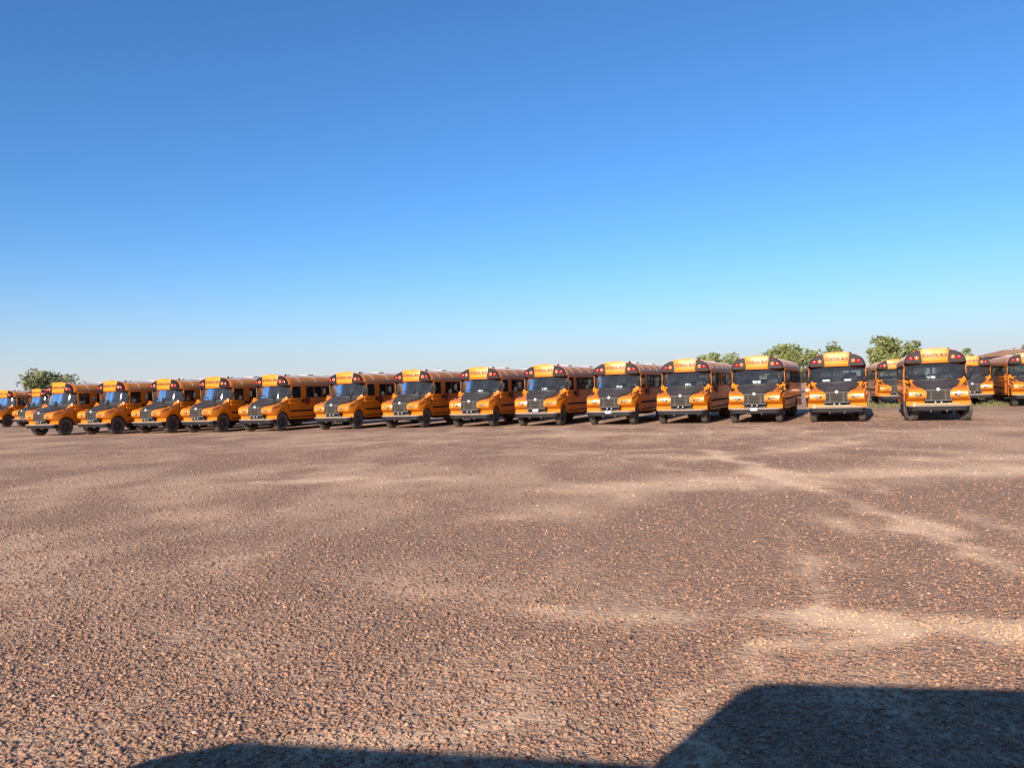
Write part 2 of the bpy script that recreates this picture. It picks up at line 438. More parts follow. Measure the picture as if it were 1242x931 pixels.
STEEL = mat('tan_bumper', (.27, .18, .14), .45, noise=.2, nscale=6, dust=.5)  # tan strip above the black lip; also tow hooks and rear bumper
CHAS = mat('chassis_dark', (.025, .023, .022), .8, noise=.3, nscale=5, dust=.25)
GRIL = mat('grille_grey', (.055, .05, .048), .5, spec=.3, noise=.25, nscale=8, dust=.22)
CHRM = mat('bright_metal', (.86, .86, .88), .12, metal=1.0, noise=.03)
REDL = mat('red_lens', (.50, .012, .02), .12, coat=1.0, noise=.05)
AMBL = mat('amber_lens', (.85, .30, .06), .10, coat=1.0, noise=.05)
WARN = mat('amber_warning_lens', (.82, .19, .06), .10, coat=1.0, noise=.05)
CLRL = mat('clear_lens', (.80, .82, .84), .06, coat=1.0, noise=.04)
HLENS = mat('headlamp_lens', (.25, .23, .22), .10, coat=1.0, noise=.04)
EMBL = mat('emblem_silver', (.6, .6, .6), .35, noise=.03)
REDP = mat('stop_red', (.20, .012, .014), .4, noise=.1)
SIGNY = mat('sign_amber', (.78, .245, .004), .4, noise=.04)
LETT = mat('lettering_black', (.03, .015, .008), .6, noise=.1)
WPAPER = mat('white_paper', (.82, .81, .78), .7, noise=.03)
SEAT = mat('seat_vinyl', (.030, .036, .050), .5, noise=.15)
INTER = mat('interior_grey', (.22, .23, .24), .6, noise=.1)
DASH = mat('dash_plastic', (.035, .036, .040), .6, noise=.1)
WGLASS = glass_mat('windshield_glass', (.74, .78, .78), 1.45, .022, .015, .045)
SGLASS = glass_mat('window_glass', (.66, .68, .68), 1.42, .02, .0, .03)

# ------------------------------------------------------------------ school bus
PROFILE = [(1.215,2.42),(1.215,2.52),(1.19,2.64),(1.13,2.755),(1.03,2.855),(.88,2.94),(.66,3.01),(.36,3.06),(0,3.08)]
PROFILE = PROFILE + [(-x, z) for x, z in PROFILE[-2::-1]]
LEN, AXF, AXR = 11.0, 0.95, 7.6
WIN0, NWIN, WPITCH = 3.02, 10, .765
def yfront(z): return 1.40 + (z-2.52)*.16
def wsy(x, z): return 1.25 + .31*(x/1.03)**2 + (z-1.78)*.235 + (z-1.78)**2*.029

BUS = []            # (name, mesh, parent index or None, loc, rot, material-free flags)
def part(name, me, parent=None, loc=None, rot=None, key=None):
    BUS.append((name, me, parent, loc, rot, key)); return len(BUS)-1

def arch(cy, r, z0, n=14):
    a0 = math.asin((z0-.5)/r)
    return [(cy + r*math.cos(a0 + (math.pi-2*a0)*k/n), .5 + r*math.sin(a0 + (math.pi-2*a0)*k/n)) for k in range(n+1)]   # rear to front

def build_bus_parts():
    # -- body shell (side walls with openings, rear wall)
    b = MB()
    def wall(x0, x1, y0):
        poly = [(y0, .62), (y0, 1.78), (LEN, 1.78), (LEN, .58)] + arch(AXR, .6, .58)
        b.prism(poly, lambda a, c, h: (h, a, c), x0, x1)
    wall(1.17, 1.21, 1.50)
    wall(-1.21, -1.17, 2.66)
    b.box(-1.21, -1.17, 1.5, 1.78, .62, 1.78)
    for sx in (1, -1):
        x0, x1 = sorted((sx*1.17, sx*1.21))
        b.box(x0, x1, 1.72, 1.80, 1.78, 2.42)
        b.box(x0, x1, 2.52 if sx > 0 else 2.66, WIN0, 1.78, 2.42)
        for k in range(NWIN+1):
            y = WIN0 + k*WPITCH
            b.box(x0, x1, y-.035 if k else y-.01, y+.035 if k < NWIN else LEN, 1.78, 2.42)
    # rear
    b.box(-1.17, 1.17, LEN-.04, LEN, .58, 1.72)
    for x in (-1.17, -.5, .42, 1.07): b.box(x, x+.10, LEN-.04, LEN, 1.72, 2.36)
    poly = [(x*.963, z) for x, z in PROFILE]
    poly[0] = (1.17, 2.36); poly[-1] = (-1.17, 2.36)
    b.prism(poly, lambda a, c, h: (a, h, c), LEN-.04, LEN)
    part('body', b.mesh('bus_body', YEL))
    # firewall, floor, chassis
    b = MB().box(-1.16, 1.16, 1.52, LEN-.05, .94, .99).box(-1.16, 1.16, 1.55, 1.62, .99, 1.70)
    part('cabin_floor', b.mesh('bus_floor', DASH))
    b = MB()
    for s in (-1, 1):
        b.box(s*.43-.05, s*.43+.05, .25, LEN-.3, .58, .80)
        b.box(s*.43-.16, s*.43+.16, 3.2, 4.6, .42, .75)
    b.box(-.38, .38, .32, 1.4, .55, .95)
    b.cyl((0, AXF, .47), (1,0,0), .07, 1.7, 12).cyl((0, AXR, .5), (1,0,0), .10, 1.5, 12).ell((0, AXR, .5), (.26,.24,.24))
    for y in (2.5, 5.4, 6.3, 8.9, 10): b.box(-1.1, 1.1, y, y+.1, .78, .93)
    for s in (-1, 1): b.box(s*.62-.04, s*.62+.04, .45, 1.5, .44, .50)
    part('chassis', b.mesh('bus_chassis', CHAS))
    part('battery_box', MB().box(.62, 1.14, 3.4, 4.7, .42, .90).mesh('bus_battery', CHAS, bevel=.04))
    part('fuel_tank', MB().box(-1.14, -.62, 4.9, 6.0, .42, .90).mesh('bus_tank', CHAS, bevel=.04))
    part('exhaust_pipe', MB().tube([(-.7, 1.8, .55), (-.7, 7, .55), (-.85, 9, .62), (-.85, LEN+.05, .55)], .06, 10).mesh('bus_exhaust', CHAS, smooth=True))
    # -- roof: yellow haunches, paler pinkish top, a few raised seams
    b = MB()
    inner = [(x*.97, z-.04 if z > 2.5 else z) for x, z in PROFILE]
    n = len(PROFILE)
    rings = []
    for y in (1.62, LEN-.16, LEN-.05, LEN):
        k = 1.0 if y < LEN-.1 else (.985 if y < LEN-.02 else .955)
        rings.append([(x*(1 if z < 2.5 else k), y, 2.42+(z-2.42)*k) for x, z in PROFILE])
    for a in range(3):
        for i in range(n-1):
            zm = (PROFILE[i][1]+PROFILE[i+1][1])/2
            b.add([rings[a][i], rings[a][i+1], rings[a+1][i+1], rings[a+1][i]], [(0,1,2,3)], 1 if zm > 2.95 else 0)
    b.add([(x, 1.62, z) for x, z in inner] + [(x, LEN-.05, z) for x, z in inner], [(i, i+n, i+n+1, i+1) for i in range(n-1)], 2)
    rf = part('roof', b.mesh('bus_roof', [ROOFY, ROOFP, INTER], smooth=True))
    b = MB()
    for y in np.arange(2.5, LEN-.3, 1.53):
        o = [(x*1.006, z+.008) for x, z in PROFILE[2:-2]]; i_ = [(x*.99, z-.01) for x, z in PROFILE[2:-2]][::-1]
        b.prism(o+i_, lambda a, c, h: (a, h, c), y, y+.05)
    part('roof_seam', b.mesh('bus_seams', [ROOFP]), rf)
    for y in (4.4, 8.2):
        part('roof_hatch', MB().box(-.32, .32, y, y+.62, 3.05, 3.13).mesh('bus_hatch', ROOFP, bevel=.03), rf)
    part('roof_vent', MB().box(.22, .46, 2.35, 2.6, 3.02, 3.11).mesh('bus_vent', ROOFP, bevel=.03), rf)
    part('antenna_base', MB().lathe([(0,.0),(.07,.0),(.06,.09),(.025,.13),(0,.13)], 12, 'Z', (.58, 2.05, 3.0)).mesh('bus_antenna', BLK, smooth=True), rf)
    # drip rail over the windows
    for s in (1, -1):
        part('drip_rail', MB().box(min(s*1.213, s*1.245), max(s*1.213, s*1.245), 1.72, LEN-.02, 2.435, 2.465).mesh('bus_drip', YEL))
    # -- front cap
    b = MB()
    prof = [(1.19,2.50)] + [(x*.985, z+.01) for x, z in PROFILE[1:-1]] + [(-1.19,2.50)]
    r0 = [(x*.955, yfront(z), 2.50+(z-2.50)*.985) for x, z in prof]
    r1 = [(x*.995, yfront(z)+.07, z+.012) for x, z in prof]
    r2 = [(x*1.022, 1.60, 2.49+(z-2.50)*1.02+.012) for x, z in prof]
    r3 = [(x*1.022, 1.80, 2.49+(z-2.50)*1.02+.012) for x, z in prof]
    b.loft([r0, r1, r2, r3])
    for k, f in enumerate(b.f):
        if len(f) == 4 and max(f) < 2*len(prof) and min(abs(b.v[q][0]) for q in f) > .5 and min(b.v[q][2] for q in f) > 2.49: b.m[k] = 1
        if len(f) > 4 and max(f) < len(prof): b.m[k] = 1
    cap = part('front_cap', b.mesh('bus_cap', [YEL, PANB], smooth=True))
    def onface(x, z, d): return (x, yfront(z)-d, z)
    for s in (1, -1):
        poly = [(s*.50, 2.525), (s*.58, 3.005), (s*.66, 2.99), (s*.83, 2.925), (s*.96, 2.845), (s*1.052, 2.745), (s*1.108, 2.64), (s*1.13, 2.525)]
        lp = part('lamp_panel', MB().prism(poly, lambda a, c, h: onface(a, c, h), .002, .022).mesh('bus_lamp_panel', PANB), cap)
        for x, z, m_, nm in ((.70, 2.715, WARN, 'amber_warning_lamp'), (.925, 2.695, REDL, 'red_warning_lamp')):
            b = MB().lathe([(0,-.045),(.05,-.04),(.085,-.022),(.098,0),(.098,.015)], 18, 'Y', (s*x, yfront(z)-.022, z))
            part(nm, b.mesh('bus_'+nm, m_, smooth=True), cap)
            b = MB().lathe([(.098,.02),(.098,-.03),(.112,-.03),(.112,.02)], 18, 'Y', (s*x, yfront(z)-.022, z))
            part('lamp_bezel', b.mesh('bus_bezel', BLK, smooth=True), cap)
    poly = [(-.485, 2.55), (.485, 2.55), (.555, 3.075), (.38, 3.105), (0, 3.12), (-.38, 3.105), (-.555, 3.075)]
    sp = part('sign_panel', MB().prism(poly, lambda a, c, h: onface(a, c, h), -.05, .035).mesh('bus_sign', SIGNY, bevel=.008), cap)
    tm = text_mesh('SCHOOL BUS', .162, LETT, .003, .0065)
    for v in tm.vertices: v.co.y *= 1.25
    part('lettering', tm, cap, (0, yfront(2.80)-.040, 2.80), (R(90)-math.atan(.16), 0, 0))
    part('visor_ledge', MB().loft([[(x, wsy(x, 2.5)-.06-dy, 2.488+dz) for x in np.linspace(-1.1, 1.1, 13)] for dy, dz in ((0,0),(.05,.0),(.05,.045),(-.12,.05),(-.12,0))], closed=False, caps=False).mesh('bus_visor', YEL, smooth=True), cap)
    for x in (-.16, 0, .16, -.8, .8):
        z = float(np.interp(abs(x), [0, .36, .66, .88], [3.10, 3.085, 3.035, 2.965]))
        part('marker_lamp', MB().ell((x, 1.58, z+.025), (.05, .05, .03), 10, 6).mesh('bus_marker', AMBL, smooth=True), cap)
    # -- windshield, gasket and pillars
    def ws(x0, x1, z0, z1, off, nx=14, nz=4):
        f = [[(x, wsy(x, z)+off, z) for x in np.linspace(x0, x1, nx+1)] for z in np.linspace(z0, z1, nz+1)]
        b = MB()
        for j in range(nz):
            for i in range(nx): b.add([f[j][i], f[j][i+1], f[j+1][i+1], f[j+1][i]], [(0,1,2,3)])
        return b
    wsh = part('windshield', ws(-1.02, 1.02, 1.80, 2.49, 0, 20, 4).mesh('bus_windshield', WGLASS, smooth=True))
    b = MB()
    for z in (1.79, 2.485): b.tube([(x, wsy(x, z), z) for x in np.linspace(-1.04, 1.04, 15)], .025, 6)
    for s in (-1, 1): b.tube([(s*1.035, wsy(1.035, z), z) for z in (1.78, 2.14, 2.5)], .03, 6)
    b.tube([(0, wsy(0, z)-.004, z) for z in (1.8, 2.49)], .012, 6)
    part('windshield_gasket', b.mesh('bus_gasket', BLK, smooth=True), wsh)
    for s in (-1, 1):
        part('wiper', MB().tube([(s*.15, wsy(.15,1.8)-.04, 1.80), (s*.30, wsy(.3,1.95)-.04, 1.97), (s*.72, wsy(.72,2.0)-.03, 1.90)], .013, 6).mesh('bus_wiper', BLK), wsh)
        r = [[(s*1.03, wsy(1.03, z), z), (s*1.12, (wsy(1.03, z)+1.70)/2, z), (s*1.205, 1.735, z), (s*1.16, 1.78, z), (s*1.0, wsy(1.03, z)+.06, z)] for z in (1.76, 2.14, 2.52)]
        part('pillar', MB().loft(r).mesh('bus_pillar', BLK))
    # cowl under the windshield
    plan = [(x, wsy(x, 1.78)-.02) for x in np.linspace(-1.06, 1.06, 13)] + [(1.2, 1.72), (-1.2, 1.72)]
    part('cowl', MB().prism(plan, lambda a, c, h: (a, c, h), 1.40, 1.785).mesh('bus_cowl', HOODB))
    # -- hood (dark), with a raised spine
    rings = []
    for y, w, ze, zc in ((.10,.48,1.345,1.375), (.13,.50,1.375,1.415), (.40,.60,1.46,1.505), (.75,.74,1.555,1.60), (1.10,.88,1.655,1.695), (1.42,1.0,1.74,1.78)):
        pr = [(-w,ze-.13),(-w,ze-.02),(-w+.035,ze+.005),(-w*.6,ze+(zc-ze)*.75),(-w*.25,zc),(0,zc+.012),(w*.25,zc),(w*.6,ze+(zc-ze)*.75),(w-.035,ze+.005),(w,ze-.02),(w,ze-.13)]
        rings.append([(x, y + .05*(x/w)**2*(1 if y < .5 else .3), z) for x, z in pr])
    part('hood', MB().loft(rings, closed=True).mesh('bus_hood', HOODB, smooth=True))
    # -- grille
    b = MB().box(-.52, .52, .16, .30, .84, 1.36)
    g = part('grille', b.mesh('bus_grille', BLK))
    b = MB()
    fr = [(-.50,.86),(.50,.86),(.47,1.35),(-.47,1.35)]; fi = [(-.45,.91),(.45,.91),(.42,1.30),(-.42,1.30)]
    for i in range(4):
        j = (i+1) % 4
        b.prism([fr[i], fr[j], fi[j], fi[i]], lambda a, c, h: (a, h, c), .10, .165)
    part('grille_frame', b.mesh('bus_grille_frame', GRIL), g)
    for k in range(6):
        z = .945+k*.065
        part('grille_slat', MB().loft([[(sx*.44, .125, z-.017), (sx*.44, .115, z+.017), (sx*.44, .155, z+.024), (sx*.44, .155, z-.022)] for sx in (-1, 1)]).mesh('bus_slat', GRIL), g)
    for x in (-.27, .27): part('grille_bar', MB().box(x-.02, x+.02, .10, .15, .91, 1.30).mesh('bus_gbar', GRIL), g)
    b = MB().lathe([(0,-.025),(.05,-.022),(.068,-.01),(.075,.01)], 8, 'Y', (0, .10, 1.345))
    part('emblem', b.mesh('bus_emblem', EMBL), g)
    # -- fenders
    for s in (1, -1):
        poly = [(.34,.875),(.115,.995),(.075,1.045),(.075,1.10),(.10,1.24),(.17,1.335),(.40,1.40),(.75,1.475),(1.10,1.585),(1.27,1.69),(1.36,1.775),(1.50,1.78)]
        ar = [p for p in arch(AXF, .585, .64) if p[0] < 1.5]
        poly2 = poly + [(1.50, .5+math.sqrt(.585**2-.55**2))] + ar + [(.40,.86)]
        b = MB()
        def fx(a, c, h):
            # plan taper at the nose, tumblehome at the top
            x = h
            if h > .9:
                x = h - .13*max(0, (.55-a)/.5)**2 - .10*max(0, (c-1.25)/.5)
            elif c > 1.2: c = c - .16*min(1, max(0, (a-.5)/.6))
            return (s*x, a, c)
        b.loft([[fx(a, c, h) for a, c in poly2] for h in (.44, 1.06, 1.185, 1.215)][:])
        fe = part('fender', b.mesh('bus_fender', YEL, bevel=.022, segs=2))
        # arch liner
        b = MB()
        lin = arch(AXF, .57, .6)
        b.prism(lin + [(a, c-.03) for a, c in lin[::-1]], lambda a, c, h: (s*h, a, c), .42, 1.12)
        part('arch_liner', b.mesh('bus_liner', CHAS), fe)
        # headlamp: recessed dark bowl, round lamp, amber signal
        hp = [(.60,1.09),(.615,1.165),(.80,1.15),(.95,1.20),(1.03,1.275),(1.06,1.17),(.98,1.07),(.78,1.04)]
        def fy(a): return .070+.13*max(0,(a-.75)/.35)**2*.9
        b = MB().loft([[(s*a, fy(a)-.012, c) for a, c in hp], [(s*a, fy(a)+.06, c) for a, c in hp]])
        hd = part('headlight', b.mesh('bus_headlight', BLK, bevel=.006), fe)
        b = MB().lathe([(0,-.026),(.035,-.022),(.05,-.01),(.054,.005)], 14, 'Y', (s*.735, fy(.735)-.012, 1.10))
        part('headlight_lens', b.mesh('bus_hlens', HLENS, smooth=True), fe)
        b = MB().lathe([(0,-.024),(.03,-.02),(.046,-.01),(.05,.005)], 12, 'Y', (s*.95, fy(.95)-.012, 1.14))
        part('turn_signal', b.mesh('bus_signal', AMBL, smooth=True), fe)
        # side vent and fender crease
        b = MB().loft([[(s*(1.217), .62, 1.20), (s*1.217, .62, 1.235), (s*1.19, .62, 1.235), (s*1.19, .62, 1.20)], [(s*1.232, 1.30, 1.34), (s*1.232, 1.30, 1.375), (s*1.20, 1.30, 1.375), (s*1.20, 1.30, 1.34)]])
        part('fender_crease', b.mesh('bus_crease', YEL), fe)
        part('hood_latch', MB().box(min(s*1.02, s*1.10), max(s*1.02, s*1.10), .86, .98, 1.525, 1.56).mesh('bus_latch', BLK, bevel=.01), fe)
        part('cowl_ear', MB().loft([[(s*1.03,1.30,1.66),(s*1.19,1.36,1.66),(s*1.19,1.50,1.66),(s*1.03,1.50,1.66)], [(s*1.05,1.36,1.86),(s*1.17,1.40,1.86),(s*1.17,1.49,1.86),(s*1.05,1.49,1.86)]]).mesh('bus_ear', YEL, bevel=.02), fe)
        # cross view mirror on its arm
        b = MB().tube([(s*1.02,.50,1.40),(s*1.06,.36,1.62),(s*1.12,.34,1.80)], .016, 6).tube([(s*.92,.75,1.47),(s*1.04,.46,1.66),(s*1.12,.34,1.80)], .012, 6)
        mm = part('cross_view_mirror', b.mesh('bus_mirror_arm', BLK, smooth=True))
        part('mirror_housing', MB().ell((s*1.13, .33, 1.87), (.115, .06, .145), 14, 9).mesh('bus_mirror_h', BLK, smooth=True), mm)
        part('mirror_glass', MB().ell((s*1.13, .355, 1.87), (.10, .055, .13), 14, 9).mesh('bus_mirror_g', CHRM, smooth=True), mm)
        # rear view mirror
        b = MB().tube([(s*1.19,1.62,1.86),(s*1.36,1.46,1.88),(s*1.38,1.46,2.30),(s*1.20,1.64,2.36)], .016, 6)
        rm = part('rear_view_mirror', b.mesh('bus_rmirror_arm', BLK, smooth=True))
        part('mirror_housing', MB().box(min(s*1.28, s*1.47), max(s*1.28, s*1.47), 1.42, 1.50, 1.93, 2.25).mesh('bus_rmirror', BLK, bevel=.025), rm)
        part('mirror_glass', MB().box(min(s*1.295, s*1.455), max(s*1.295, s*1.455), 1.501, 1.506, 1.95, 2.23).mesh('bus_rglass', CHRM), rm)
    # -- bumper
    pl = [(-1.17,.42),(-1.15,.17),(-1.02,.045),(-.80,.01),(0,0),(.80,.01),(1.02,.045),(1.15,.17),(1.17,.42)]
    pi = [(x*.955, y+.05) for x, y in pl[::-1]]
    bp = part('bumper', MB().prism(pl+pi, lambda a, c, h: (a, c, h), .635, .70).mesh('bus_bumper', STEEL, bevel=.010))
    part('bumper_lip', MB().prism([(x*.98, y+.03) for x, y in pl]+[(x*.93, y+.10) for x, y in pl[::-1]], lambda a, c, h: (a, c, h), .47, .64).mesh('bus_lip', BLK), bp)
    for x in (-.30, .30):
        part('tow_hook', MB().tube([(x,.25,.50),(x,.06,.49),(x,.02,.45),(x,.06,.41),(x,.12,.42)], .022, 8).mesh('bus_hook', STEEL, smooth=True), bp)
    for x in (-.11, .11):
        part('fog_lamp', MB().ell((x, .13, .81), (.032, .03, .032), 10, 7).mesh('bus_fog', CLRL, smooth=True), bp)
    # -- wheels
    def tyre(w):
        return MB().lathe([(.29,-w*.42),(.33,-w*.5),(.44,-w*.5),(.485,-w*.40),(.50,-w*.30),(.50,w*.30),(.485,w*.40),(.44,w*.5),(.33,w*.5),(.29,w*.42)], 30, 'X')
    ty = tyre(.28).mesh('bus_tyre', RUB, smooth=True)
    tr = MB()
    for k in range(40):
        t = 2*math.pi*k/40
        for xx in (-.06, .06):
            c = Vector((xx, .5*math.cos(t), .5*math.sin(t))); u = Vector((0, -math.sin(t), math.cos(t))); n_ = Vector((0, math.cos(t), math.sin(t)))
            q = [c + Vector((sx*.045,0,0)) + u*su*.025 for sx, su in ((-1,-1),(1,-1),(1,1),(-1,1))]
            tr.loft([[p - n_*.01 for p in q], [p + n_*.008 for p in q]])
    tread = tr.mesh('bus_tread', RUB)
    rim = MB().lathe([(.295,.10),(.27,.10),(.25,.02),(.12,.0),(.11,.07),(.05,.10),(0,.10)], 24, 'X')
    for k in range(8): rim.cyl((.02, .18*math.cos(k*math.pi/4), .18*math.sin(k*math.pi/4)), (1,0,0), .018, .05, 6)
    rm_ = rim.mesh('bus_rim', RIM, smooth=True)
    for s in (1, -1):
        w = part('wheel', ty, None, (s*1.0, AXF, .505), (0, 0, 0 if s > 0 else math.pi), 'front_wheel')
        part('rim', rm_, w); part('tread', tread, w)
    ty2 = tyre(.52).mesh('bus_tyre_dual', RUB, smooth=True)
    for s in (1, -1):
        w = part('wheel', ty2, None, (s*.90, AXR, .505), (0, 0, 0 if s > 0 else math.pi))
        part('rim', rm_, w, (.08, 0, 0))
        part('mud_flap', MB().box(s*.9-.28, s*.9+.28, AXR+.70, AXR+.715, .22, .80).mesh('bus_flap', RUB))
    # -- passenger windows
    hw, hh = WPITCH/2-.036, .318
    b = MB()
    for y0, y1, z0, z1 in ((-hw,hw,-hh,-hh+.035), (-hw,hw,hh-.035,hh), (-hw,-hw+.035,-hh+.035,hh-.035), (hw-.035,hw,-hh+.035,hh-.035)):
        b.box(-.03, .012, y0, y1, z0, z1)
    b.box(-.02, .008, -hw+.035, hw-.035, .0, .03)
    wf = b.mesh('bus_window_frame', BLK)
    pn = MB().box(-.010, -.005, -hw+.03, hw-.03, -hh+.03, .005).box(.000, .005, -hw+.03, hw-.03, .02, hh-.03).mesh('bus_pane', SGLASS)
    for s in (1, -1):
        for k in range(NWIN):
            w = part('window', wf, None, (s*1.205, WIN0+(k+.5)*WPITCH, 2.10), (0, 0, 0 if s > 0 else math.pi))
            part('pane', pn, w)
    # driver window
    b = MB()
    for y0, y1, z0, z1 in ((1.80,2.52,1.78,1.82), (1.80,2.52,2.38,2.42), (1.80,1.84,1.82,2.38), (2.48,2.52,1.82,2.38)):
        b.box(1.175, 1.222, y0, y1, z0, z1)
    dw = part('driver_window', b.mesh('bus_dw', BLK))
    part('pane', MB().box(1.19, 1.196, 1.83, 2.49, 1.81, 2.39).mesh('bus_dw_pane', SGLASS), dw)
    # entry door on the other side
    b = MB()
    for y0, y1 in ((1.785, 2.215), (2.225, 2.655)):
        for a0, a1, z0, z1 in ((y0, y1, .64, .76), (y0, y1, 2.30, 2.42), (y0, y0+.06, .76, 2.30), (y1-.06, y1, .76, 2.30), (y0+.06, y1-.06, 1.45, 1.52)):
            b.box(-1.205, -1.165, a0, a1, z0, z1)
    ed = part('entry_door', b.mesh('bus_door', YEL))
    for y0, y1 in ((1.845, 2.155), (2.285, 2.595)):
        for z0, z1 in ((.76, 1.45), (1.52, 2.30)):
            part('pane', MB().box(-1.19, -1.184, y0, y1, z0, z1).mesh('bus_door_pane', SGLASS), ed)
    # rub rails
    for s in (1, -1):
        y0 = 1.55 if s > 0 else 2.70
        for z, h, m_ in ((1.06, .085, BLK), (1.50, .05, YEL), (1.72, .045, YEL)):
            part('rub_rail', MB().box(min(s*1.2, s*1.235), max(s*1.2, s*1.235), y0, LEN-.05, z-h/2, z+h/2).mesh('bus_rail', m_, bevel=.008))
        part('rub_rail', MB().box(min(s*1.2, s*1.232), max(s*1.2, s*1.232), y0, AXR-.62, .70, .745).mesh('bus_rail_low', BLK))
    # stop arm on the driver's side
    b = MB().box(1.21, 1.26, 2.62, 2.78, 1.52, 1.72)
    sa = part('stop_arm', b.mesh('bus_stop_box', BLK, bevel=.01))
    oc = [(3.08+.235*math.cos(R(22.5+45*k)), 1.60+.235*math.sin(R(22.5+45*k))) for k in range(8)]
    part('stop_plate', MB().prism(oc, lambda a, c, h: (h, a, c), 1.262, 1.274).mesh('bus_stop', REDP), sa)
    for z in (1.44, 1.76): part('stop_lamp', MB().ell((1.28, 3.08, z), (.02,.045,.045), 10, 6).mesh('bus_stop_lamp', REDL, smooth=True), sa)
    # -- rear details
    rd = part('rear_door', MB().box(-.39, .41, LEN+.002, LEN+.03, .80, 1.70).mesh('bus_reardoor', YEL, bevel=.01))
    part('handle', MB().box(.20, .32, LEN+.03, LEN+.07, 1.25, 1.29).mesh('bus_rhandle', BLK), rd)
    for x0, x1 in ((-1.07,-.5), (-.4,.42), (.52,1.07)):
        part('rear_window', MB().box(x0, x1, LEN-.025, LEN-.018, 1.72, 2.36).mesh('bus_rearwin', SGLASS))
    part('rear_bumper', MB().box(-1.2, 1.2, LEN, LEN+.16, .50, .76).mesh('bus_rbumper', STEEL, bevel=.02))
    for s in (-1, 1):
        for z, m_ in ((1.35, REDL), (1.12, AMBL), (2.62, REDL)):
            part('tail_lamp', MB().lathe([(0,.03),(.07,.025),(.095,0)], 14, 'Y', (s*.92, LEN+.003, z)).mesh('bus_tail', m_, smooth=True))
    # -- interior
    b = MB()
    for k in range(11):
        y = 3.35 + k*.66
        for s in (-1, 1):
            b.loft([[(s*.25, y, 1.38), (s*1.12, y, 1.38), (s*1.12, y+.10, 1.38), (s*.25, y+.10, 1.38)], [(s*.27, y+.10, 2.02), (s*1.10, y+.10, 2.02), (s*1.10, y+.18, 2.02), (s*.27, y+.18, 2.02)]])
            b.box(min(s*.25, s*1.12), max(s*.25, s*1.12), y-.38, y, 1.30, 1.44)
    part('passenger_seats', b.mesh('bus_seats', SEAT))
    b = MB().box(.30, .82, 2.55, 2.67, 1.45, 2.20).box(.30, .82, 2.10, 2.60, 1.33, 1.47).box(.45, .68, 2.2, 2.5, .99, 1.33)
    part('driver_seat', b.mesh('bus_driver_seat', SEAT, bevel=.03))
    pl = [(x, wsy(x, 1.78)+.03) for x in np.linspace(-1.0, 1.0, 11)] + [(1.0, 1.95), (-1.0, 1.95)]
    da = part('dashboard', MB().prism(pl, lambda a, c, h: (a, c, h), 1.62, 1.80).mesh('bus_dash', DASH))
    b = MB(); M = Matrix.Translation((.56, 2.02, 1.86)) @ Matrix.Rotation(R(-35), 4, 'X')
    b.tube([tuple(M @ Vector((.21*math.cos(t), .21*math.sin(t), 0))) for t in np.linspace(0, 2*math.pi, 21)], .016, 6)
    b.tube([tuple(M @ Vector((-.2,0,0))), tuple(M @ Vector((.2,0,0)))], .014, 6); b.tube([tuple(M @ Vector((0,0,0))), (.56, 1.85, 1.65)], .03, 6)
    part('steering_wheel', b.mesh('bus_wheel_steer', BLK, smooth=True), da)
build_bus_parts()

PLATE = MB().box(-.155, .155, -.012, .0, -.065, .065).mesh('licence_plate', mat('plate_white', (.5, .5, .55), .4, noise=.08, nscale=20), bevel=.006)
CROSS = MB().box(-.9, .75, -.035, -.005, -.03, .03).box(-.98, -.86, -.05, .04, -.10, .08).mesh('crossing_arm', mat('crossing_arm_tan', (.42, .30, .15), .5, noise=.1))
def make_bus(x, y, yaw, label, group, steer=0.0, plate=None, arm=False):
    root = tag(link('school_bus', None, None, (x, y, 0), (0, 0, -R(yaw))), label, 'bus', group)
    root.empty_display_size = .5
    objs = []
    for name, me, par, loc, rot, key in BUS:
        o = link(name, me, objs[par] if par is not None else root, loc, rot)
        if key == 'front_wheel' and steer: o.rotation_euler.z += R(steer)
        objs.append(o)
    if plate == 'grille': link('licence_plate', PLATE, root, (0, .085, .80))
    if plate == 'bumper': link('licence_plate', PLATE, root, (-.02, -.012, .64))
    if arm: link('crossing_arm', CROSS, root, (0, -.012, .74))
    return root

ORD = ['leftmost', 'second from the left', 'third from the left', 'fourth from the left', 'fifth from the left', 'sixth from the left', 'seventh from the left']
ROW = [(-27.53,45.95,21.5),(-24.24,45.45,23.3),(-20.77,44.75,23.2),(-17.55,43.78,22.9),(-14.02,42.95,22.1),(-9.77,42.46,22.6),(-6.0,41.76,22.5),
       (-2.29,40.70,21.9),(1.09,39.47,23.1),(4.62,38.35,23.1),(7.87,37.40,23.6),(10.98,36.14,24.3),(14.14,34.65,23.6),(17.82,33.22,24.1)]
LABELS = [
 'leftmost yellow school bus of the long front row, below the left tree',
 'yellow school bus in the front row, second from its left end',
 'yellow school bus in the front row, third from its left end',
 'yellow school bus in the front row, fourth from its left end',
 'yellow school bus in the front row, fifth from its left end, driver side clearly showing',
 'yellow school bus in the front row, sixth from its left end',
 'yellow school bus in the front row, seventh from its left end',
 'yellow school bus in the front row, eighth from the left, paper at windshield right',
 'yellow school bus in the front row with a pale plate under its grille',
 'yellow school bus with white plate on bumper, fifth from the front row\'s right end',
 'yellow school bus in the front row, fourth from its right end, bush behind its roof',
 'yellow school bus with white plate on bumper and large dashboard paper, third from right end',
 'yellow school bus in the front row, second from its right end, crossing arm on bumper',
 'rightmost school bus of the front row, with its front wheels turned',
]
G1 = 'yellow school buses parked in the front row'
for i, (x, y, a) in enumerate(ROW):
    make_bus(x, y, a, LABELS[i], G1, steer=24 if i == 13 else 0, plate={8:'grille', 9:'bumper', 11:'bumper'}.get(i), arm=i in (12, 13))
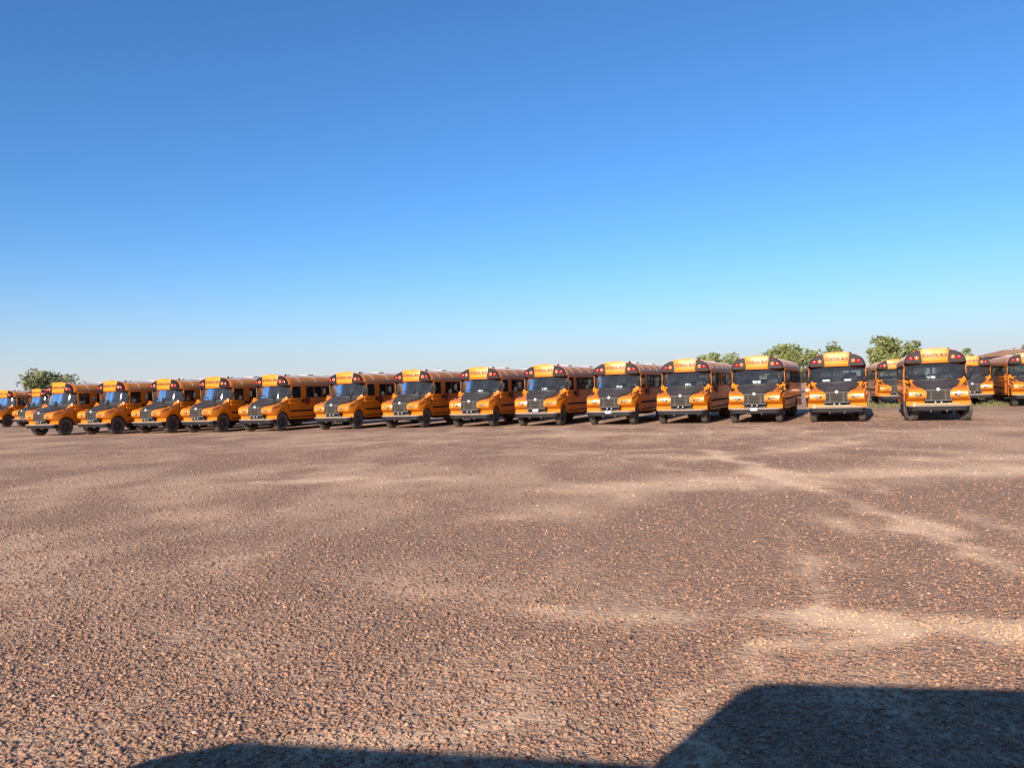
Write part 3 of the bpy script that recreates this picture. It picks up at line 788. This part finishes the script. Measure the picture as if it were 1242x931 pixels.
# sheets of paper lying on the dashboards
SHEET = MB().loft([[(-.14,0,0),(.14,0,0),(.14,.004,0),(-.14,.004,0)], [(-.14,.05,.11),(.14,.05,.11),(.14,.054,.11),(-.14,.054,.11)]]).mesh('paper_sheet', WPAPER)
SHEETS = [(7, .12, 1, 'white paper behind the windshield of the eighth bus from the left'),
          (8, .05, 1, 'white paper behind the windshield of the bus with plate under grille'),
          (9, .20, 1, 'white paper behind the windshield of the fifth bus from the row\'s right end'),
          (10, .15, 1, 'white paper behind the windshield of the fourth bus from the row\'s right end'),
          (11, -.02, 1.3, 'large white paper behind the windshield of the third bus from the right end'),
          (12, .45, 1, 'white paper at right of the windshield, second bus from the right end'),
          (12, -.45, 1.1, 'long white paper at left of the windshield, second bus from the right end'),
          (13, -.15, 1.1, 'white paper behind the windshield of the bus with turned wheels')]
for i, lx, sc, lb in SHEETS:
    x, y, a = ROW[i]; a = R(a); ly = wsy(lx, 1.80)+.05
    o = link('paper_sheet', SHEET, None, (x + math.cos(a)*lx + math.sin(a)*ly, y - math.sin(a)*lx + math.cos(a)*ly, 1.802), (0, 0, -a))
    o.scale = (sc, 1, sc if i == 11 else 1); tag(o, lb, 'paper', 'papers on bus dashboards')
# buses standing further back
def back_bus(px, d, yaw, label, group):
    a, b_ = px_ray(px, 455); ya = R(yaw)
    make_bus(a*d - math.sin(ya)*1.4, d - math.cos(ya)*1.4, yaw, label, group)
G2, G3 = 'yellow school buses in the row behind on the right', 'yellow school buses standing far back on the left'
back_bus(998, 57, 23.5, 'yellow school bus behind, mostly hidden by second front-row bus from right', G2)
back_bus(1087, 54, 20, 'yellow school bus behind, showing left of the bus with turned wheels', G2)
back_bus(1176, 51, 24, 'yellow school bus behind, showing right of the bus with turned wheels', G2)
back_bus(1252, 46.5, 24, 'yellow school bus at the right edge of the picture, cut by the frame', G2)
back_bus(43, 66, 22, 'small distant yellow school bus just left of the leftmost front-row bus', G3)
back_bus(3, 67.5, 22, 'small distant yellow school bus at the left edge, cut by the frame', G3)

# ------------------------------------------------------------------ trees, hill, house, weeds
LEAF = []
for i, c in enumerate([(.215, .23, .075), (.205, .21, .09), (.195, .205, .072)]):
    m = mat('leaf_%d' % i, c, .7, spec=.3, noise=.35, nscale=1.1); LEAF.append(m)
BARK = mat('bark', (.11, .08, .06), .9, noise=.3, nscale=6, bump=.5, bscale=20)
def make_tree(px, top_py, d, width_px, label, seed, flat=1.0, leaves=5200, group=None, base_z=0.0, lm=0):
    rng = np.random.default_rng(seed)
    top = at_depth(px, top_py, d); W = width_px/F_PX*d*1.12; H = (top.z - base_z)*1.06
    root = tag(link('tree', None, None, (top.x, d, base_z)), label, 'tree', group)
    b = MB(); th = H*.42
    b.tube([(0,0,-.2), (.05*W*.2, 0, th*.5), (0, .05, th)], [.05*H*.5, .04*H*.5, .03*H*.5], 8)
    cl = []
    for k in range(38):
        u = rng.normal(size=3); u /= np.linalg.norm(u); rr = rng.uniform(.35, .92)
        c = np.array([u[0]*W*.5*rr, u[1]*W*.42*rr, H*.58 + u[2]*H*.40*rr])
        cl.append((c, rng.uniform(.10, .20)*min(W, H*1.3)))
        if k < 11: b.tube([(0,0,th*.75), tuple(c*.5+np.array([0,0,th*.45])), tuple(c)], [.018*H, .011*H, .004*H], 5)
    link('trunk', b.mesh('tree_trunk', BARK, smooth=True), root)
    cl.append((np.array([0, 0, H*.86]), H*.13)); cl.append((np.array([0, 0, H*.55]), min(W, H)*.22))
    V = []; F = []
    per = leaves//len(cl)
    s = .14 + .0007*d
    for c, r in cl:
        u = rng.normal(size=(per, 3)); u /= np.linalg.norm(u, axis=1)[:,None]
        p = c + u*(r*rng.uniform(.35, 1.12, per)**.6)[:,None]*np.array([1, 1, .85*flat])
        p = p[(p[:,2] > H*.12)]
        for q in p:
            n = rng.normal(size=3); n[2] += .5; n /= np.linalg.norm(n); t = np.cross(n, rng.normal(size=3)); t /= np.linalg.norm(t); w = np.cross(n, t)
            a = s*rng.uniform(.6, 1.35); k = len(V)
            V += [tuple(q-t*a), tuple(q-w*a*.55+n*a*.15), tuple(q+t*a), tuple(q+w*a*.55+n*a*.15)]; F.append((k, k+1, k+2, k+3))
    me = bpy.data.meshes.new('tree_crown'); me.from_pydata(V, [], F); me.materials.append(LEAF[lm]); me.update()
    link('crown', me, root)
    return root
TG = 'trees beyond the buses'
make_tree(60, 451, 92, 72, 'bushy green tree rising behind the leftmost front-row bus', 3, lm=1, leaves=4200, group=TG)
make_tree(866, 428, 112, 58, 'low round green bush behind the fourth and third buses from the right end', 5, lm=0, group=TG)
make_tree(952, 420, 118, 54, 'wide green tree showing just right of the third bus from the right end', 6, lm=0, group=TG)
make_tree(985, 425, 114, 44, 'low green tree touching the second bus from right end on its left', 8, lm=2, group=TG, leaves=2200)
make_tree(1010, 415, 120, 26, 'small treetop poking above the roof of second bus from right end', 9, lm=2, leaves=2000, group=TG)
make_tree(1074, 410, 108, 42, 'tallest green tree, between the two rightmost front-row buses', 12, lm=0, leaves=4200, group=TG)
make_tree(1105, 413, 114, 32, 'green tree just above the left roof edge of rightmost front-row bus', 13, lm=2, group=TG, leaves=2600)
make_tree(1171, 425, 120, 20, 'small green treetop just right of the rightmost front-row bus roof', 14, lm=1, leaves=1600, group=TG)
make_tree(1246, 418, 125, 26, 'green tree at the right edge beside the brown roof', 15, lm=1, leaves=1800, group=TG)
make_tree(905, 436, 125, 36, 'far low green bush behind the third bus from the right end', 16, lm=1, leaves=1800, group=TG)

GRASSM = mat('dry_grass_slope', (.24, .20, .085), .95, noise=.35, nscale=.5, bump=.6, bscale=3)
def make_hill():
    c = at_depth(1235, 436, 128); b = MB()
    n, m_ = 28, 14; cx, cy = c.x+14, 140; V = []; F = []
    for j in range(m_+1):
        for i in range(n):
            r = j/m_; t = 2*math.pi*i/n
            z = (c.z+.25)*(math.cos(min(1, r*1.02)*math.pi)*.5+.5)**.7 + (.25*math.sin(3*t+r*7)*r*(1-r))
            V.append((cx+34*r*math.cos(t), cy+26*r*math.sin(t), z-.05))
    for j in range(m_):
        for i in range(n):
            k = (i+1) % n; F.append((j*n+i, j*n+k, (j+1)*n+k, (j+1)*n+i))
    tag(link('hill', b.add(V, F).mesh('hill', GRASSM, smooth=True)), kind='structure')
make_hill()

def make_house():
    d = 152; pl_ = at_depth(1196, 433, d); ap = at_depth(1226, 424, d); pr = at_depth(1262, 431, d)
    x0, x1, zr, ze = pl_.x, pr.x, ap.z, pl_.z
    cx = (x0+x1)/2; w = (x1-x0)/2
    root = tag(link('house', None, None, (cx, d, ze-3.0)), 'low house with brown hipped roof on the grassy rise at far right', 'house')
    H = 3.0; hr = zr-ze
    WAL = mat('house_wall', (.40, .31, .24), .9, noise=.1, bump=.2); ROOF = mat('brown_roof', (.38, .20, .13), .9, spec=.1, noise=.2, nscale=3, bump=.3, bscale=12)
    link('wall', MB().box(-w+.5, w-.5, -4, 4, -1.5, H).mesh('house_wall', WAL), root)
    rf = link('roof', MB().loft([[(-w,-4.5,H),(w,-4.5,H),(w,4.5,H),(-w,4.5,H)], [(-w,-4.5,H+.15),(w,-4.5,H+.15),(w,4.5,H+.15),(-w,4.5,H+.15)], [(-w*.35,-.2,H+hr),(w*.35,-.2,H+hr),(w*.35,.2,H+hr),(-w*.35,.2,H+hr)]]).mesh('house_roof', ROOF), root)
    link('chimney', MB().box(.6, 1.1, .4, .9, H+hr-.6, H+hr+.35).box(.55, 1.15, .35, .95, H+hr+.35, H+hr+.42).mesh('house_chimney', WAL), rf)
    for x in (-w*.55, 0, w*.55):
        wn_ = link('window', MB().box(x-.7, x+.7, -4.06, -3.98, .9, 2.2).mesh('house_window', mat('trim', (.6,.58,.55), .6, noise=.05)), root)
        link('pane', MB().box(x-.6, x+.6, -4.075, -4.065, 1.0, 2.1).mesh('house_pane', mat('house_glass', (.04,.05,.06), .1, noise=.05)), wn_)
make_house()

def make_weeds():
    rng = np.random.default_rng(21); V = []; F = []
    for k in range(5200):
        if k < 4300: px = rng.uniform(1172, 1330); d = rng.uniform(47, 60)
        else: px = rng.uniform(1050, 1100); d = rng.uniform(50, 60)
        x = px_ray(px, 470)[0]*d; y = d
        if fbm(np.array([x*.5]), np.array([y*.5]), 3)[0] < .42: continue
        h = rng.uniform(.08, .30); a = rng.uniform(0, 6.28); w = rng.uniform(.012, .035); l = rng.normal(0, .12, 2)
        dx, dy = math.cos(a)*w, math.sin(a)*w; n = len(V)
        V += [(x-dx, y-dy, -.02), (x+dx, y+dy, -.02), (x+dx*.7+l[0]*.4, y+dy*.7+l[1]*.4, h*.6), (x-dx*.7+l[0]*.4, y-dy*.7+l[1]*.4, h*.6), (x+l[0], y+l[1], h)]
        F += [(n, n+1, n+2, n+3), (n+3, n+2, n+4)]
    me = bpy.data.meshes.new('weeds'); me.from_pydata(V, [], F); me.materials.append(mat('weed_green', (.17, .165, .06), .8, noise=.35, nscale=.8)); me.update()
    tag(link('weeds', me), 'patchy dry green weeds at the wheels of the back row', 'weeds', kind='stuff')
make_weeds()

# ------------------------------------------------------------------ the truck the photograph was taken from (its shadow lies in the foreground)
def make_truck():
    PT = mat('truck_paint', (.055, .04, .036), .4, coat=.3, noise=.05, dust=.05)
    ang = R(9.2)                                  # truck points left, slightly away
    root = tag(link('truck', None, None, (0, -.56, 0), (0, 0, -ang)), 'dark truck beside the viewpoint, seen only by its shadow on the near gravel', 'truck')
    # side outline, x along the truck (front at negative x), z up; side facing the buses at y=0, body behind it
    ch, rh = 2.25, 2.81
    xf, xw, xr = -4.38, -1.60, -1.42
    hood = [(xf,.75),(xf-.02,1.7),(xf+.06,1.99),(xf+.22,2.13),(xf+.5,ch-.02),(xw,ch-.045),(xw,.75)]
    b = MB().loft([[(x, y, z) for x, z in hood] for y in (-2.02, -.04)])
    link('hood', b.mesh('truck_hood', PT, bevel=.03, segs=2), root)
    b = MB()
    b.box(xw, 3.6, -2.06, -.02, .75, 1.30)
    link('cab_body', b.mesh('truck_cab', PT, bevel=.04), root)
    rf = MB().loft([[(xw,-2.0,ch-.08),(xw,-.04,ch-.08),(xw+.1,-.04,ch-.08),(xw+.1,-2.0,ch-.08)], [(xr,-1.9,rh-.08),(xr,-.18,rh-.08),(xr+.1,-.18,rh-.08),(xr+.1,-1.9,rh-.08)]])
    link('windshield', rf.mesh('truck_ws', PT), root)
    top = [(-1.44, rh-.10), (-1.36, rh-.03), (-1.22, rh), (3.4, rh-.02), (3.5, rh-.10)]
    b = MB().loft([[(x, y, z) for x, z in top+[(3.5, rh-.14), (-1.44, rh-.14)]] for y in (-1.92, -.16)])
    link('roof', b.mesh('truck_roof', PT, bevel=.02), root)
    for x in (.45, 2.0, 3.45):
        link('door_pillar', MB().loft([[(x,-.12,1.3),(x+.14,-.12,1.3),(x+.14,-.06,1.3),(x,-.06,1.3)], [(x,-.24,rh-.12),(x+.12,-.24,rh-.12),(x+.12,-.18,rh-.12),(x,-.18,rh-.12)]]).mesh('truck_pillar', PT), root)
    link('far_side', MB().box(-1.4, 3.5, -1.95, -1.88, 1.3, rh-.13).mesh('truck_far', PT), root)
    link('rear_wall', MB().box(3.42, 3.5, -1.9, -.3, 1.3, rh-.13).mesh('truck_rear', PT), root)
    for x in (-2.5, 2.6):
        for y in (-.24, -1.84):
            link('wheel', MB().lathe([(.0,-.12),(.28,-.12),(.46,-.13),(.48,-.08),(.48,.08),(.46,.13),(.28,.12),(0,.12)], 24, 'Y', (x, y, .48)).mesh('truck_wheel', RUB, smooth=True), root)
make_truck()
print('objects', len(bpy.data.objects))
